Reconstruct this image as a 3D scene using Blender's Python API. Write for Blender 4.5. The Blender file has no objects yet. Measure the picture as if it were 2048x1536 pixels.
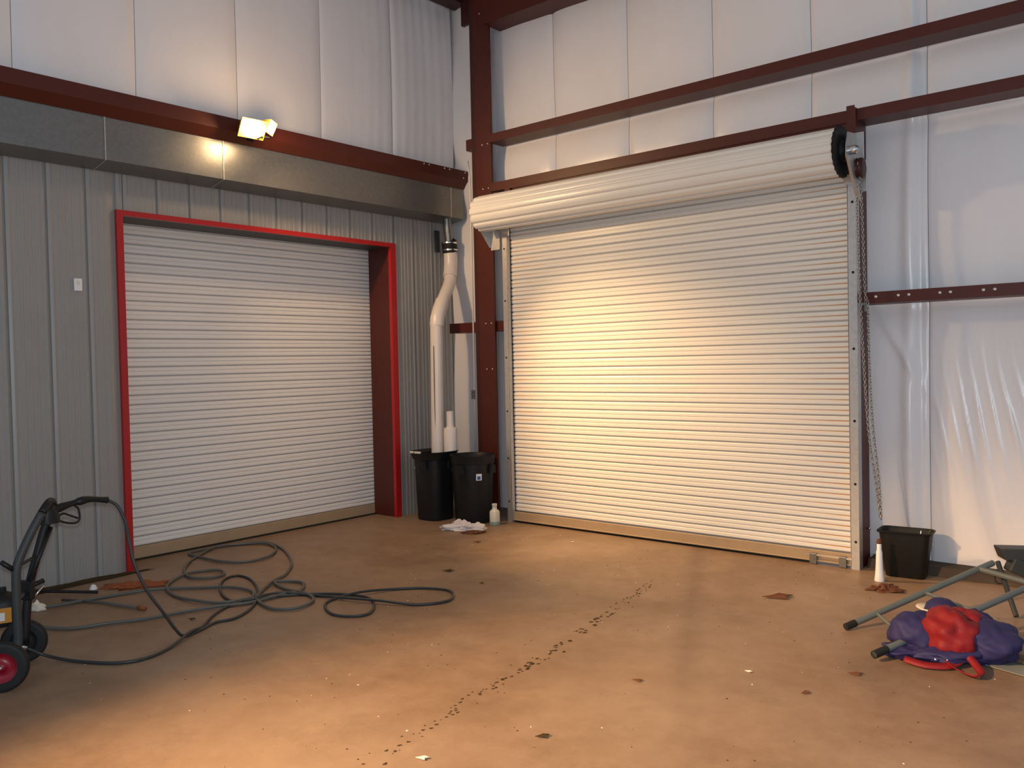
import bpy, math, random
from mathutils import Vector, Matrix, noise
random.seed(7)
C = bpy.context.scene.collection
PI = math.pi

# ------------------------------------------------------------------ camera
cam = bpy.data.objects.new('camera', bpy.data.cameras.new('camera'))
C.objects.link(cam); bpy.context.scene.camera = cam
r = Vector((0.76219, 0.64701, -0.02098)); u = Vector((-0.000506, 0.033004, 0.999455)); f = Vector((-0.64735, 0.76177, -0.02548))
M = Matrix((r, u, -f)).transposed().to_4x4(); M.translation = Vector((7.1429, -6.8961, 1.70))
cam.matrix_world = M
cam.data.sensor_width = 36.0; cam.data.lens = 1705.4 / 2048 * 36.0; cam.data.clip_start = 0.05

# ------------------------------------------------------------------ world, lights, exposure
w = bpy.data.worlds.new('world'); bpy.context.scene.world = w; w.use_nodes = True
w.node_tree.nodes['Background'].inputs[0].default_value = (0.72, 0.86, 1.0, 1)
w.node_tree.nodes['Background'].inputs[1].default_value = 0.57
vs = bpy.context.scene.view_settings
vs.view_transform = 'Standard'; vs.look = 'None'; vs.gamma = 1.0; vs.exposure = 0.0; vs.use_curve_mapping = False

def look(o, a, b):
    o.location = a; o.rotation_euler = (Vector(b) - Vector(a)).to_track_quat('-Z', 'Y').to_euler()
def spot(name, a, b, power, col, angle, blend, size):
    l = bpy.data.lights.new(name, 'SPOT'); l.energy = power; l.color = col; l.spot_size = math.radians(angle)
    l.spot_blend = blend; l.shadow_soft_size = size
    o = bpy.data.objects.new(name, l); C.objects.link(o); look(o, a, b); return o
# flash on the camera
l = bpy.data.lights.new('camera_flash', 'POINT'); l.energy = 345; l.color = (0.80, 0.91, 1.0); l.shadow_soft_size = 0.03
o = bpy.data.objects.new('camera_flash', l); C.objects.link(o); o.location = (7.18, -6.92, 1.80)
# a second halogen work light further back along the left wall, behind the camera
spot('rear_work_light', (2.4, -9.6, 4.2), (4.95, -4.25, 0.0), 5900, (1.0, 0.60, 0.27), 41, 1.0, 0.12)

# ------------------------------------------------------------------ materials
def mat(name, col, rough=0.6, metal=0.0, spec=0.5, emis=None):
    m = bpy.data.materials.new(name); m.use_nodes = True; b = m.node_tree.nodes['Principled BSDF']
    b.inputs['Base Color'].default_value = (*col, 1); b.inputs['Roughness'].default_value = rough
    b.inputs['Metallic'].default_value = metal; b.inputs['Specular IOR Level'].default_value = spec
    if emis: b.inputs['Emission Color'].default_value = (*emis[0], 1); b.inputs['Emission Strength'].default_value = emis[1]
    return m
class N:
    def __init__(s, m): s.m = m; s.t = m.node_tree; s.b = s.t.nodes['Principled BSDF']
    def n(s, k, **p):
        x = s.t.nodes.new(k)
        for a, v in p.items(): setattr(x, a, v)
        return x
    def l(s, a, b): s.t.links.new(a, b)
    def coord(s, scale=(1, 1, 1), out='Object'):
        c = s.n('ShaderNodeTexCoord'); mp = s.n('ShaderNodeMapping'); mp.inputs['Scale'].default_value = scale
        s.l(c.outputs[out], mp.inputs[0]); return mp.outputs[0]
    def noise(s, vec, sc, det=4, rough=.55):
        x = s.n('ShaderNodeTexNoise'); x.inputs['Scale'].default_value = sc; x.inputs['Detail'].default_value = det
        x.inputs['Roughness'].default_value = rough; s.l(vec, x.inputs['Vector']); return x.outputs['Fac']
    def ramp(s, fac, stops):
        x = s.n('ShaderNodeValToRGB'); e = x.color_ramp.elements
        for i, (p, c) in enumerate(stops):
            k = e[i] if i < 2 else e.new(p)
            k.position = p; k.color = (*c, 1)
        s.l(fac, x.inputs[0]); return x.outputs[0]
    def mix(s, fac, a, b, mode='MIX'):
        x = s.n('ShaderNodeMix', data_type='RGBA', blend_type=mode)
        for i, v in ((0, fac), (6, a), (7, b)):
            if isinstance(v, (int, float)): x.inputs[i].default_value = v
            elif isinstance(v, tuple): x.inputs[i].default_value = (*v, 1)
            else: s.l(v, x.inputs[i])
        return x.outputs[2]
    def math(s, op, a, b=0.0, clamp=False):
        x = s.n('ShaderNodeMath', operation=op, use_clamp=clamp)
        for i, v in enumerate((a, b)):
            if isinstance(v, (int, float)): x.inputs[i].default_value = v
            else: s.l(v, x.inputs[i])
        return x.outputs[0]
    def bump(s, h, st, dist=.01):
        x = s.n('ShaderNodeBump'); x.inputs['Strength'].default_value = st; x.inputs['Distance'].default_value = dist
        s.l(h, x.inputs['Height']); s.l(x.outputs[0], s.b.inputs['Normal'])
    def base(s, c): s.l(c, s.b.inputs['Base Color'])
    def roughness(s, c): s.l(c, s.b.inputs['Roughness'])

def m_floor():
    m = mat('stained_concrete', (.4, .28, .18), .5, spec=.35); k = N(m)
    v = k.coord(); a = k.noise(v, .55, 5, .6); b = k.noise(v, 3.2, 6, .65); c = k.noise(v, 40, 3, .7); d = k.noise(v, 1.3, 3, .5)
    col = k.ramp(a, [(.33, (.165, .098, .057)), (.5, (.215, .132, .080)), (.68, (.285, .195, .132))])
    col = k.mix(k.math('MULTIPLY', b, .5), col, (.29, .20, .135))
    b2 = k.ramp(k.noise(v, 7.5, 7, .72), [(.40, (0, 0, 0)), (.66, (1, 1, 1))])
    col = k.mix(k.math('MULTIPLY', b2, .30), col, (.36, .255, .175))
    b3 = k.ramp(k.noise(v, 2.1, 6, .7), [(.52, (0, 0, 0)), (.70, (1, 1, 1))])
    col = k.mix(k.math('MULTIPLY', b3, .30), col, (.12, .072, .045))
    dk = k.ramp(d, [(.50, (0, 0, 0)), (.72, (1, 1, 1))])
    col = k.mix(k.math('MULTIPLY', dk, .35), col, (.13, .078, .048))
    # dark band running towards the right roller door
    tc = k.n('ShaderNodeTexCoord'); sp = k.n('ShaderNodeSeparateXYZ'); k.l(tc.outputs['Object'], sp.inputs[0])
    lx = k.math('ADD', sp.outputs[0], k.math('MULTIPLY', sp.outputs[1], .50))      # x + .5 y
    dd = k.math('ABSOLUTE', k.math('SUBTRACT', lx, 3.45)); band = k.math('SUBTRACT', 1.0, k.math('MULTIPLY', dd, 7.0), True)
    ym = k.math('MULTIPLY', k.math('ADD', sp.outputs[1], 3.6), .8, True)
    band = k.math('MULTIPLY', k.math('MULTIPLY', band, ym), k.math('MULTIPLY', b, .75))
    col = k.mix(band, col, (.10, .062, .045))
    sm = k.ramp(c, [(.62, (0, 0, 0)), (.75, (1, 1, 1))])
    col = k.mix(k.math('MULTIPLY', sm, .3), col, (.14, .09, .055))
    k.base(col); k.roughness(k.math('ADD', k.math('MULTIPLY', b, .35), .32)); k.bump(k.noise(v, 55, 5, .7), .18, .004)
    return m
def m_insul():
    m = mat('white_vinyl_insulation', (.76, .73, .735), .29, spec=.55); k = N(m)
    v = k.coord((1, 1, .12)); a = k.noise(v, 22, 4, .6); b = k.noise(k.coord((1, 1, .5)), 3, 3)
    k.base(k.mix(b, (.80, .765, .775), (.87, .84, .85))); k.bump(a, .28, .006); return m
def m_slat(name, base, rcol=(.52, .23, .07), side=0):
    m = mat(name, base, .33, spec=.5); k = N(m)
    tc = k.n('ShaderNodeTexCoord'); sp = k.n('ShaderNodeSeparateXYZ'); k.l(tc.outputs['Object'], sp.inputs[0])
    oi = k.n('ShaderNodeObjectInfo')
    cx = k.n('ShaderNodeCombineXYZ'); k.l(k.math('MULTIPLY', sp.outputs[0], 1.2), cx.inputs[0]); k.l(k.math('MULTIPLY', oi.outputs['Random'], 50), cx.inputs[1]); k.l(k.math('MULTIPLY', sp.outputs[2], 60), cx.inputs[2])
    st = k.noise(cx.outputs[0], 1.5, 4, .6)
    gx = k.n('ShaderNodeTexCoord'); gs = k.n('ShaderNodeSeparateXYZ'); k.l(gx.outputs['Generated'], gs.inputs[0])
    e = k.math('SUBTRACT', .5, k.math('ABSOLUTE', k.math('SUBTRACT', gs.outputs[0], .5)))      # 0 at ends
    if side: e = k.math('SUBTRACT', 1.0, gs.outputs[0])
    edge = k.math('SUBTRACT', 1.0, k.math('MULTIPLY', e, 6.0), True)
    zz = k.math('ABSOLUTE', k.math('SUBTRACT', sp.outputs[2], .043)); mid = k.math('SUBTRACT', 1.0, k.math('MULTIPLY', zz, 160), True)
    rust = k.math('MULTIPLY', k.math('MULTIPLY', mid, k.math('ADD', k.math('MULTIPLY', edge, 1.3), .22)), k.math('MULTIPLY', st, 1.8), True)
    col = k.mix(rust, base, rcol)
    col = k.mix(k.math('MULTIPLY', k.math('SUBTRACT', st, .55, True), .8), col, (.55, .44, .30))
    k.base(col); return m
def m_steel(name, c1, c2, rough=.45):
    m = mat(name, c1, rough, spec=.4); k = N(m); v = k.coord()
    k.base(k.mix(k.noise(v, 4, 5, .6), c1, c2)); k.bump(k.noise(v, 60, 3), .1, .002); return m
def m_galv(name, col=(.24, .24, .235), rough=.36):
    m = mat(name, col, rough, metal=.75); k = N(m); v = k.coord()
    x = k.n('ShaderNodeTexVoronoi'); x.inputs['Scale'].default_value = 45; k.l(v, x.inputs['Vector'])
    k.base(k.mix(x.outputs['Color'], tuple(c * .85 for c in col), col)); n = k.noise(v, 1.6, 2)
    k.roughness(k.math('ADD', k.math('MULTIPLY', n, .2), rough - .1)); k.bump(n, .35, .02); return m
def m_noisy(name, c1, c2, rough, sc=8, bump=.2, spec=.5):
    m = mat(name, c1, rough, spec=spec); k = N(m); v = k.coord(); n = k.noise(v, sc, 5, .6)
    k.base(k.mix(n, c1, c2)); (k.bump(n, bump, .01) if bump else None); return m
FLOOR = m_floor(); INS = m_insul()
PANEL = m_noisy('painted_wall_panel', (.275, .265, .255), (.32, .31, .297), .38, 2.5, .0)
RED = m_noisy('bright_red_trim_paint', (.44, .008, .014), (.36, .012, .010), .35, 5, .03)
SLA = m_slat('left_door_white_slat', (.83, .80, .77), (.20, .14, .08), 1); SLB = m_slat('right_door_white_slat', (.79, .76, .70))
COILM = m_noisy('coil_white_paint', (.80, .77, .72), (.74, .71, .66), .32, 2, .0)
GROOVE = mat('shadow_grey_groove', (.36, .35, .36), .6)  # groove shadow put into the colour, a darker grey than the slats
OX = m_steel('red_oxide_steel', (.066, .0105, .0055), (.092, .015, .008))
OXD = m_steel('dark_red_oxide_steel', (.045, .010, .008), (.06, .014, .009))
GALV = m_galv('galvanized_sheet'); TRACK = m_galv('galvanized_track', (.60, .58, .56), .42)
BARM = m_noisy('dusty_aluminium_bar', (.44, .31, .19), (.33, .23, .14), .42, 6, .1)
PVC = m_noisy('white_pvc', (.78, .71, .66), (.72, .64, .58), .32, 3, .02)
BLACKP = m_noisy('black_plastic', (.009, .009, .011), (.013, .013, .013), .45, 12, .08, .28)
BIN = m_noisy('matte_black_bin_plastic', (.009, .008, .008), (.012, .011, .009), .5, 40, .1, .25)
RUB = m_noisy('black_rubber', (.010, .010, .011), (.018, .018, .018), .6, 20, .1, .3)
HOSE = m_noisy('black_hose_rubber', (.022, .024, .027), (.035, .037, .04), .45, 30, .05)
GHOSE = m_noisy('dusty_grey_hose', (.075, .08, .078), (.11, .105, .095), .5, 25, .05)
CHROME = mat('bright_zinc', (.75, .75, .76), .22, metal=1)
CHAIN = mat('chain_steel', (.42, .38, .34), .35, metal=.9)
DARK = mat('dark_hole', (.01, .008, .008), .8); BOLT = mat('bolt_head', (.62, .60, .62), .35, metal=.6)
HUB = mat('red_wheel_hub', (.25, .004, .018), .35); WHITE = mat('white_plastic', (.80, .80, .80), .35)
CREAM = mat('cream_plastic', (.74, .68, .56), .4); TEAL = mat('pale_green_liquid', (.25, .36, .30), .3)
RAG = m_noisy('crumpled_white_cloth', (.78, .70, .66), (.60, .53, .52), .8, 14, .5, .2)
NAVY = m_noisy('navy_nylon', (.020, .018, .075), (.030, .027, .105), .65, 9, .3, .3)
REDC = m_noisy('red_nylon', (.22, .010, .014), (.17, .008, .011), .6, 9, .3, .3)
GTUBE = m_noisy('grey_painted_tube', (.095, .115, .115), (.13, .15, .145), .42, 10, .05)
DGREY = m_noisy('dark_grey_casting', (.032, .036, .038), (.048, .052, .052), .5, 14, .1, .35)
LEAF = m_noisy('dry_leaf', (.17, .065, .035), (.10, .04, .02), .8, 20, .3, .2)
DIRT = m_noisy('dark_dirt', (.07, .045, .022), (.035, .025, .015), .9, 30, .3, .1)
ORANGE = m_noisy('rusty_orange_cloth', (.36, .10, .035), (.20, .07, .035), .8, 14, .4, .2)
WOOD = m_noisy('dark_board_wood', (.15, .085, .04), (.08, .05, .03), .6, 9, .2)
BLUE = mat('blue_print', (.02, .09, .38), .4); YEL = mat('orange_print', (.62, .26, .03), .4)
LENS = mat('glowing_halogen_glass', (1, .9, .7), .2, emis=((1.0, .80, .42), 60)); YH = mat('yellow_lamp_housing', (.65, .42, .05), .4)
CURB = m_noisy('dirty_concrete_curb', (.10, .07, .05), (.06, .045, .035), .85, 9, .3, .2)
CEIL = mat('ceiling_vinyl', (.70, .68, .68), .5)

# ------------------------------------------------------------------ mesh helpers
def ob(name, V, F, m, parent=None, smooth=False, mi=None, loc=None):
    me = bpy.data.meshes.new(name); me.from_pydata([tuple(v) for v in V], [], F)
    for x in (m if isinstance(m, (list, tuple)) else [m]): me.materials.append(x)
    if mi:
        me.polygons.foreach_set('material_index', mi)
    if smooth: me.polygons.foreach_set('use_smooth', [True] * len(me.polygons))
    me.update(); o = bpy.data.objects.new(name, me); C.objects.link(o)
    if parent: o.parent = parent
    if loc: o.location = loc
    return o
class MB:
    def __init__(s): s.V = []; s.F = []; s.I = []
    def add(s, V, F, i=0):
        n = len(s.V); s.V += [tuple(v) for v in V]; s.F += [tuple(n + a for a in f_) for f_ in F]; s.I += [i] * len(F); return s
    def box(s, a, b, i=0, mtx=None):
        x0, y0, z0 = a; x1, y1, z1 = b
        V = [(x0, y0, z0), (x1, y0, z0), (x1, y1, z0), (x0, y1, z0), (x0, y0, z1), (x1, y0, z1), (x1, y1, z1), (x0, y1, z1)]
        if mtx: V = [mtx @ Vector(v) for v in V]
        return s.add(V, [(0, 3, 2, 1), (4, 5, 6, 7), (0, 1, 5, 4), (1, 2, 6, 5), (2, 3, 7, 6), (3, 0, 4, 7)], i)
    def tube(s, P, R, n=12, i=0, cap=True, flat=None):
        P = [Vector(p) for p in P]; R = R if isinstance(R, (list, tuple)) else [R] * len(P)
        V = []; F = []; up = None
        for k, p in enumerate(P):
            t = (P[min(k + 1, len(P) - 1)] - P[max(k - 1, 0)]).normalized()
            if up is None:
                a = Vector((0, 0, 1)) if abs(t.z) < .9 else Vector((1, 0, 0)); up = t.cross(a).normalized()
            else:
                up = (up - t * up.dot(t)).normalized()
            sd = t.cross(up)
            for j in range(n):
                q = 2 * PI * j / n; V.append(p + (up * math.cos(q) * (flat or 1) + sd * math.sin(q)) * R[k])
        for k in range(len(P) - 1):
            for j in range(n): F.append((k * n + j, k * n + (j + 1) % n, (k + 1) * n + (j + 1) % n, (k + 1) * n + j))
        if cap: F.append(tuple(range(n - 1, -1, -1))); F.append(tuple((len(P) - 1) * n + j for j in range(n)))
        return s.add(V, F, i)
    def lathe(s, prof, c=(0, 0, 0), n=32, i=0, mtx=None, sq=None):
        V = []; F = []
        for (rr, z) in prof:
            for j in range(n):
                q = 2 * PI * j / n; cx, sx = math.cos(q), math.sin(q)
                if sq: e = 2 / sq; cx = math.copysign(abs(cx) ** e, cx); sx = math.copysign(abs(sx) ** e, sx)
                v = Vector((rr * cx, rr * sx, z)); v = (mtx @ v) if mtx else v + Vector(c); V.append(v)
        for k in range(len(prof) - 1):
            for j in range(n): F.append((k * n + j, k * n + (j + 1) % n, (k + 1) * n + (j + 1) % n, (k + 1) * n + j))
        return s.add(V, F, i)
    def prism(s, poly, a, b, axis=0, i=0):     # extrude a closed 2D profile along an axis from a to b
        n = len(poly); V = []
        for t in (a, b):
            for (p, q) in poly: V.append({0: (t, p, q), 1: (p, t, q), 2: (p, q, t)}[axis])
        F = [(k, (k + 1) % n, n + (k + 1) % n, n + k) for k in range(n)] + [tuple(range(n - 1, -1, -1)), tuple(range(n, 2 * n))]
        return s.add(V, F, i)
    def make(s, name, m, parent=None, smooth=False, loc=None): return ob(name, s.V, s.F, m, parent, smooth, s.I, loc)
def bevel(o, wd=.004, seg=2):
    b = o.modifiers.new('bevel', 'BEVEL'); b.width = wd; b.segments = seg; b.limit_method = 'ANGLE'; return o
def autosmooth(o, ang=40):
    me = o.data; me.polygons.foreach_set('use_smooth', [True] * len(me.polygons))
    try: me.set_sharp_from_angle(angle=math.radians(ang))
    except Exception: pass
    return o
def empty(name, label=None, cat=None, loc=(0, 0, 0), group=None, kind=None, rz=0):
    o = bpy.data.objects.new(name, None); C.objects.link(o); o.location = loc; o.rotation_euler = (0, 0, rz)
    if label: o['label'] = label
    if cat: o['category'] = cat
    if group: o['group'] = group
    if kind: o['kind'] = kind
    return o
def tag(o, label=None, cat=None, group=None, kind=None):
    if label: o['label'] = label
    if cat: o['category'] = cat
    if group: o['group'] = group
    if kind: o['kind'] = kind
    return o
def share(o, name, parent, loc):
    c = bpy.data.objects.new(name, o.data); C.objects.link(c); c.parent = parent; c.location = loc
    return c
def spline(P, k=8):        # Catmull-Rom through the points
    P = [Vector(p) for p in P]; Q = [P[0] * 2 - P[1]] + P + [P[-1] * 2 - P[-2]]; out = []
    for i in range(1, len(Q) - 2):
        a, b, c, d = Q[i - 1:i + 3]
        for j in range(k):
            t = j / k; out.append(.5 * ((2 * b) + (c - a) * t + (2 * a - 5 * b + 4 * c - d) * t * t + (3 * b - a - 3 * c + d) * t ** 3))
    out.append(P[-1]); return out

# ------------------------------------------------------------------ structure: floor
mb = MB().box((-0.9, -13, -.15), (13, .75, 0))
tag(mb.make('floor', FLOOR), 'stained brown concrete slab with a line of pits', kind='structure')
cu = MB().prism([(.10, 0), (.32, 0), (.32, .07), (.13, .07)], 4.89, 12.9, 0)
tag(bevel(cu.make('baseboard_right', CURB), .006), 'dirty low concrete curb under the right wall', kind='structure')

# ------------------------------------------------------------------ right wall: vinyl faced insulation blankets
def wall_y(x, z):
    lv = [0.0, 2.07, 3.50, 4.08, 6.0, 7.0]
    for a, b in zip(lv, lv[1:]):
        if a <= z < b: s_ = (z - a) / (b - a); break
    else: s_ = 0
    bulge = math.sin(PI * s_) ** .7
    seam = min(abs(((x - .79) / .905) % 1), 1 - abs(((x - .79) / .905) % 1)) * .905
    y = .31 - .045 * bulge * (1 - .55 * math.exp(-seam / .09)) + .010 * math.exp(-(seam / .012) ** 2)
    y += .010 * (noise.noise(Vector((x * 3, z * .9, 1))))
    if x < .85:
        t = min(1, (.85 - x) / .3); y += .17 * t * t * (3 - 2 * t)
        y -= .07 * math.exp(-((x - .50) / .10) ** 2) * (.6 + .4 * math.sin(z * 2.1)) if z < 3.4 else .03 * math.sin(z * 3 + x * 9)
    if x > 4.9:     # folds pulled down from the middle girt
        amp = math.exp(-((z - 1.2) / .45) ** 2) * math.exp(-((x - 5.75) / .50) ** 2)
        y -= .015 * amp * (.45 + .9 * abs(noise.noise(Vector((x * 7, z * 1.5, 2))))) * max(0, math.sin((x * 1.0 + (z - 1.1) * .20) * 62 + 4 * noise.noise(Vector((x * 2.5, z * 1.3, 5))))) ** 1.5
        y -= .035 * math.exp(-((x - 5.19 + .02 * math.sin(z)) / .05) ** 2) * (.5 + .5 * bulge)
        y += .012 * math.exp(-((x - 5.26) / .018) ** 2)
        y -= .03 * math.exp(-((x + (z - 1.9) * .55 - 5.02) / .03) ** 2) * math.exp(-((z - 1.75) / .28) ** 2)
    return y
wr = empty('wall_right', 'white vinyl faced insulation wall behind the right roller door', kind='structure')
edges = [-0.02, .79] + [.79 + .905 * k for k in range(1, 14)]
for e0, e1 in zip(edges, edges[1:]):
    nz = 320 if 5.0 < e0 < 6.5 else 150; nx = 90 if 5.0 < e0 < 6.5 else 44 if 4.0 < e0 < 6 else 24; zs = [.07 + (6.4 - .07) * k / nz for k in range(nz + 1)]
    V = []; F = []
    for k in range(nx + 1):
        x = e0 + .002 + (e1 - e0 - .004) * k / nx
        for z in zs: V.append((x, wall_y(x, z), z))
    n = len(zs)
    for k in range(nx):
        xc = e0 + (e1 - e0) * (k + .5) / nx
        for j in range(n - 1):
            zc = (zs[j] + zs[j + 1]) / 2
            if 1.27 < xc < 4.82 and zc < 3.45: continue
            F.append((k * n + j, (k + 1) * n + j, (k + 1) * n + j + 1, k * n + j + 1))
    ob('insulation_blanket', V, F, INS, wr, True)
MB().box((-.1, .60, 0), (1.25, .64, 6.4)).box((4.84, .40, 0), (12.5, .44, 6.4)).box((1.25, .40, 3.45), (4.84, .44, 6.4)).make('outer_sheeting', PANEL, wr)

# ------------------------------------------------------------------ left wall: ribbed metal panels, insulation above
wl = empty('wall_left', 'grey ribbed metal panel wall around the left roller door', kind='structure')
def panel(y0, y1, z0, z1):
    wd = y1 - y0
    pr = [(0, -.016), (.004, -.016), (.010, 0), (.030, .006), (.040, .006), (.050, 0)]
    for c in (.105, .155, .205):
        if c < wd - .05: pr += [(c - .012, 0), (c - .008, .003), (c + .008, .003), (c + .012, 0)]
    if wd > .27: pr += [(wd - .045, 0), (wd - .038, .005), (wd - .022, .005), (wd - .012, 0)]
    pr += [(wd - .004, -.016), (wd, -.016)] if wd > .1 else [(wd, 0)]
    pr = [q for q in pr if q[0] <= wd]
    V = []; F = []
    for (yy, xx) in pr: V += [(xx, yy, 0), (xx, yy, z1 - z0)]
    n = len(V)
    for (yy, xx) in pr: V += [(-.03, yy, 0), (-.03, yy, z1 - z0)]
    for k in range(len(pr) - 1):
        F += [(2 * k, 2 * k + 2, 2 * k + 3, 2 * k + 1), (n + 2 * k, n + 2 * k + 1, n + 2 * k + 3, n + 2 * k + 2)]
    ob('metal_panel', V, F, PANEL, wl, loc=(0, y0, z0))
y = -4.415 - 14 * .3035; last = .50
while y < last:
    y1 = min(y + .3035, last)
    a0, a1 = -3.566, -.464
    if y1 <= a0 or y >= a1: panel(y, y1, 0, 3.62)
    elif y < a0: panel(y, a0, 0, 3.62); panel(a0, y1, 3.045, 3.62)
    elif y1 > a1: panel(y, a1, 3.045, 3.62); panel(a1, y1, 0, 3.62)
    else: panel(y, y1, 3.045, 3.62)
    y += .3035
def wall_x(yy, z):
    lv = [3.8, 5.8, 7.5]; s_ = (z - 3.8) / 2.0 % 1; bulge = math.sin(PI * s_) ** .7
    t = ((yy + 3.394) / .955) % 1; seam = min(t, 1 - t) * .955
    x = .08 + .045 * bulge * (1 - .55 * math.exp(-seam / .08)) - .010 * math.exp(-(seam / .012) ** 2) + .01 * noise.noise(Vector((yy * 3, z * .8, 4)))
    if yy > -1.3: x += .0025 * math.sin(yy * 48 + 2.2 * noise.noise(Vector((yy * 1.5, z * .5, 8)))) * min(1, (yy + 1.3))
    return x
ed = [-3.394 + .955 * k for k in range(-9, 4)] + [.43]
for e0, e1 in zip(ed, ed[1:]):
    V = []; F = []; nx = 40 if e0 > -1.6 else 16; zs = [3.81 + 2.59 * k / 60 for k in range(61)]; n = len(zs)
    for k in range(nx + 1):
        yy = e0 + .002 + (e1 - e0 - .004) * k / nx
        for z in zs: V.append((wall_x(yy, z), yy, z))
    for k in range(nx):
        for j in range(n - 1): F.append((k * n + j, (k + 1) * n + j, (k + 1) * n + j + 1, k * n + j + 1))
    ob('insulation_blanket', V, F, INS, wl, True)
MB().box((-.10, -12.5, 3.60), (-.05, .6, 6.4)).make('outer_sheeting', PANEL, wl)
tag(MB().box((-.2, -13, 6.42), (13, .75, 6.5)).make('ceiling', CEIL), 'white insulated roof underside', kind='structure')

# ------------------------------------------------------------------ roller doors
def slat_mesh(wd, mats):
    pr = [(0, .012, 1), (.004, .012, 1), (.009, .002, 0), (.014, 0, 0), (.036, 0, 0), (.040, .0035, 0), (.046, .0035, 0), (.050, 0, 0), (.070, 0, 0), (.075, .002, 0), (.080, .012, 1), (.0846, .012, 1)]
    V = []; F = []; I = []
    for z, y_, i in pr: V += [(-wd / 2, y_, z), (wd / 2, y_, z)]
    for k in range(len(pr) - 1):
        F.append((2 * k, 2 * k + 1, 2 * k + 3, 2 * k + 2)); I.append(1 if pr[k][2] and pr[k + 1][2] else 0)
    return V, F, I
def curtain(root, wd, z0, z1, m):
    V, F, I = slat_mesh(wd, None); n = int((z1 - z0) / .0846); o0 = None
    for k in range(n):
        z = z0 + k * .0846
        if o0 is None: o0 = ob('slat', V, F, [m, GROOVE], root, False, I, (0, 0, z))
        else: share(o0, 'slat', root, (0, 0, z))
# left door (seen inside a red framed opening)
dl = empty('door_1', 'white corrugated roller door inside a red frame in the left wall', loc=(-.37, -1.985, 0), kind='structure', rz=PI / 2)
# local x runs along the wall, local -y faces the room
curtain(dl, 3.14, .12, 3.16, SLA)
bevel(MB().box((-1.56, -.012, .012), (1.56, .02, .118)).make('bottom_bar', BARM, dl), .005)
MB().box((-1.56, -.03, .0), (1.56, .016, .014)).make('bottom_seal', RUB, dl)
for s in (-1, 1):
    MB().box((s * 1.575 - .008, -.05, 0), (s * 1.575 + .008, .05, 3.15)).make('guide_rail', OXD, dl)
MB().box((-1.7, .06, 0), (1.7, .08, 3.3)).make('door_backing', DARK, dl)
# red trim frame round the left opening
fr = empty('trim_1', 'bright red steel trim framing the left roller door', kind='structure')
yo0, yo1, zt, dp = -3.566, -.464, 3.045, .36
MB().box((-.02, yo0, 0), (.022, yo0 + .055, zt)).make('trim_strip', RED, fr)
MB().box((-.02, yo1 - .075, 0), (.022, yo1, zt)).make('trim_strip', RED, fr)
MB().box((-.02, yo0 + .055, zt - .045), (.022, yo1 - .075, zt)).make('trim_strip', RED, fr)
MB().box((-dp, yo0 + .03, 0), (-.02, yo0 + .05, zt - .02)).make('jamb_liner', OX, fr)
MB().box((-dp, yo1 - .07, 0), (-.02, yo1 - .05, zt - .02)).make('jamb_liner', OX, fr)
MB().box((-dp, yo0 + .05, zt - .045), (-.02, yo1 - .07, zt - .025)).make('head_liner', DGREY, fr)

# right door
dr = empty('door_2', 'wide white corrugated roller door with exposed coil in the right wall', loc=(3.045, .02, 0), kind='structure')
curtain(dr, 3.52, .115, 3.30, SLB)
bb = MB().box((-1.77, -.03, .022), (1.77, .0, .112)).box((-1.77, -.05, .022), (1.77, -.03, .034))
bevel(bb.make('bottom_bar', BARM, dr), .004)
MB().box((-1.77, -.02, 0), (1.45, .012, .02)).make('bottom_seal', RUB, dr)
for px in (1.46, 1.70):
    s_ = MB().box((px - .03, -.062, .0), (px + .03, -.03, .09)).make('slide_bolt', GALV, dr); bevel(s_, .006)
MB().box((1.40, -.058, .07), (1.77, -.05, .085)).make('bolt_bar', CHROME, dr)
for s in (-1, 1):
    x0 = s * 1.80 if s > 0 else s * 1.80
    tr = MB().box((x0 - s * .035, -.055, 0), (x0 + s * .030, -.048, 3.04)).box((x0 + s * .024, -.048, 0), (x0 + s * .032, .02, 3.04)).box((x0 - s * .038, -.055, 0), (x0 - s * .032, -.01, 3.04))
    t_ = tr.make('guide_track', TRACK, dr)
    fl = MB().prism([(x0 - s * .05, 3.04), (x0 + s * .02, 3.04), (x0 + s * .02, 3.12), (x0 - s * .075, 3.13)] if s > 0 else [(x0 + .05, 3.04), (x0 + .075, 3.13), (x0 - .02, 3.12), (x0 - .02, 3.04)], -.062, -.05, 1).make('track_flare', CHROME, dr)
    h = MB()
    for z in (.22, .68, 1.18, 1.75, 2.35, 2.90):
        h.lathe([(.0, -.0575), (.011, -.0575), (.011, -.05)], n=10, mtx=Matrix.Translation((x0 + s * .004, 0, z)) @ Matrix.Rotation(PI / 2, 4, 'X') @ Matrix.Scale(-1, 4, (0, 0, 1)))
    h.V = [(a, -.0565 if b < -.053 else b, c) for a, b, c in [(v[0], -abs(v[1]), v[2]) for v in h.V]]
    h.make('bolt_hole', DARK, t_)
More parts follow.
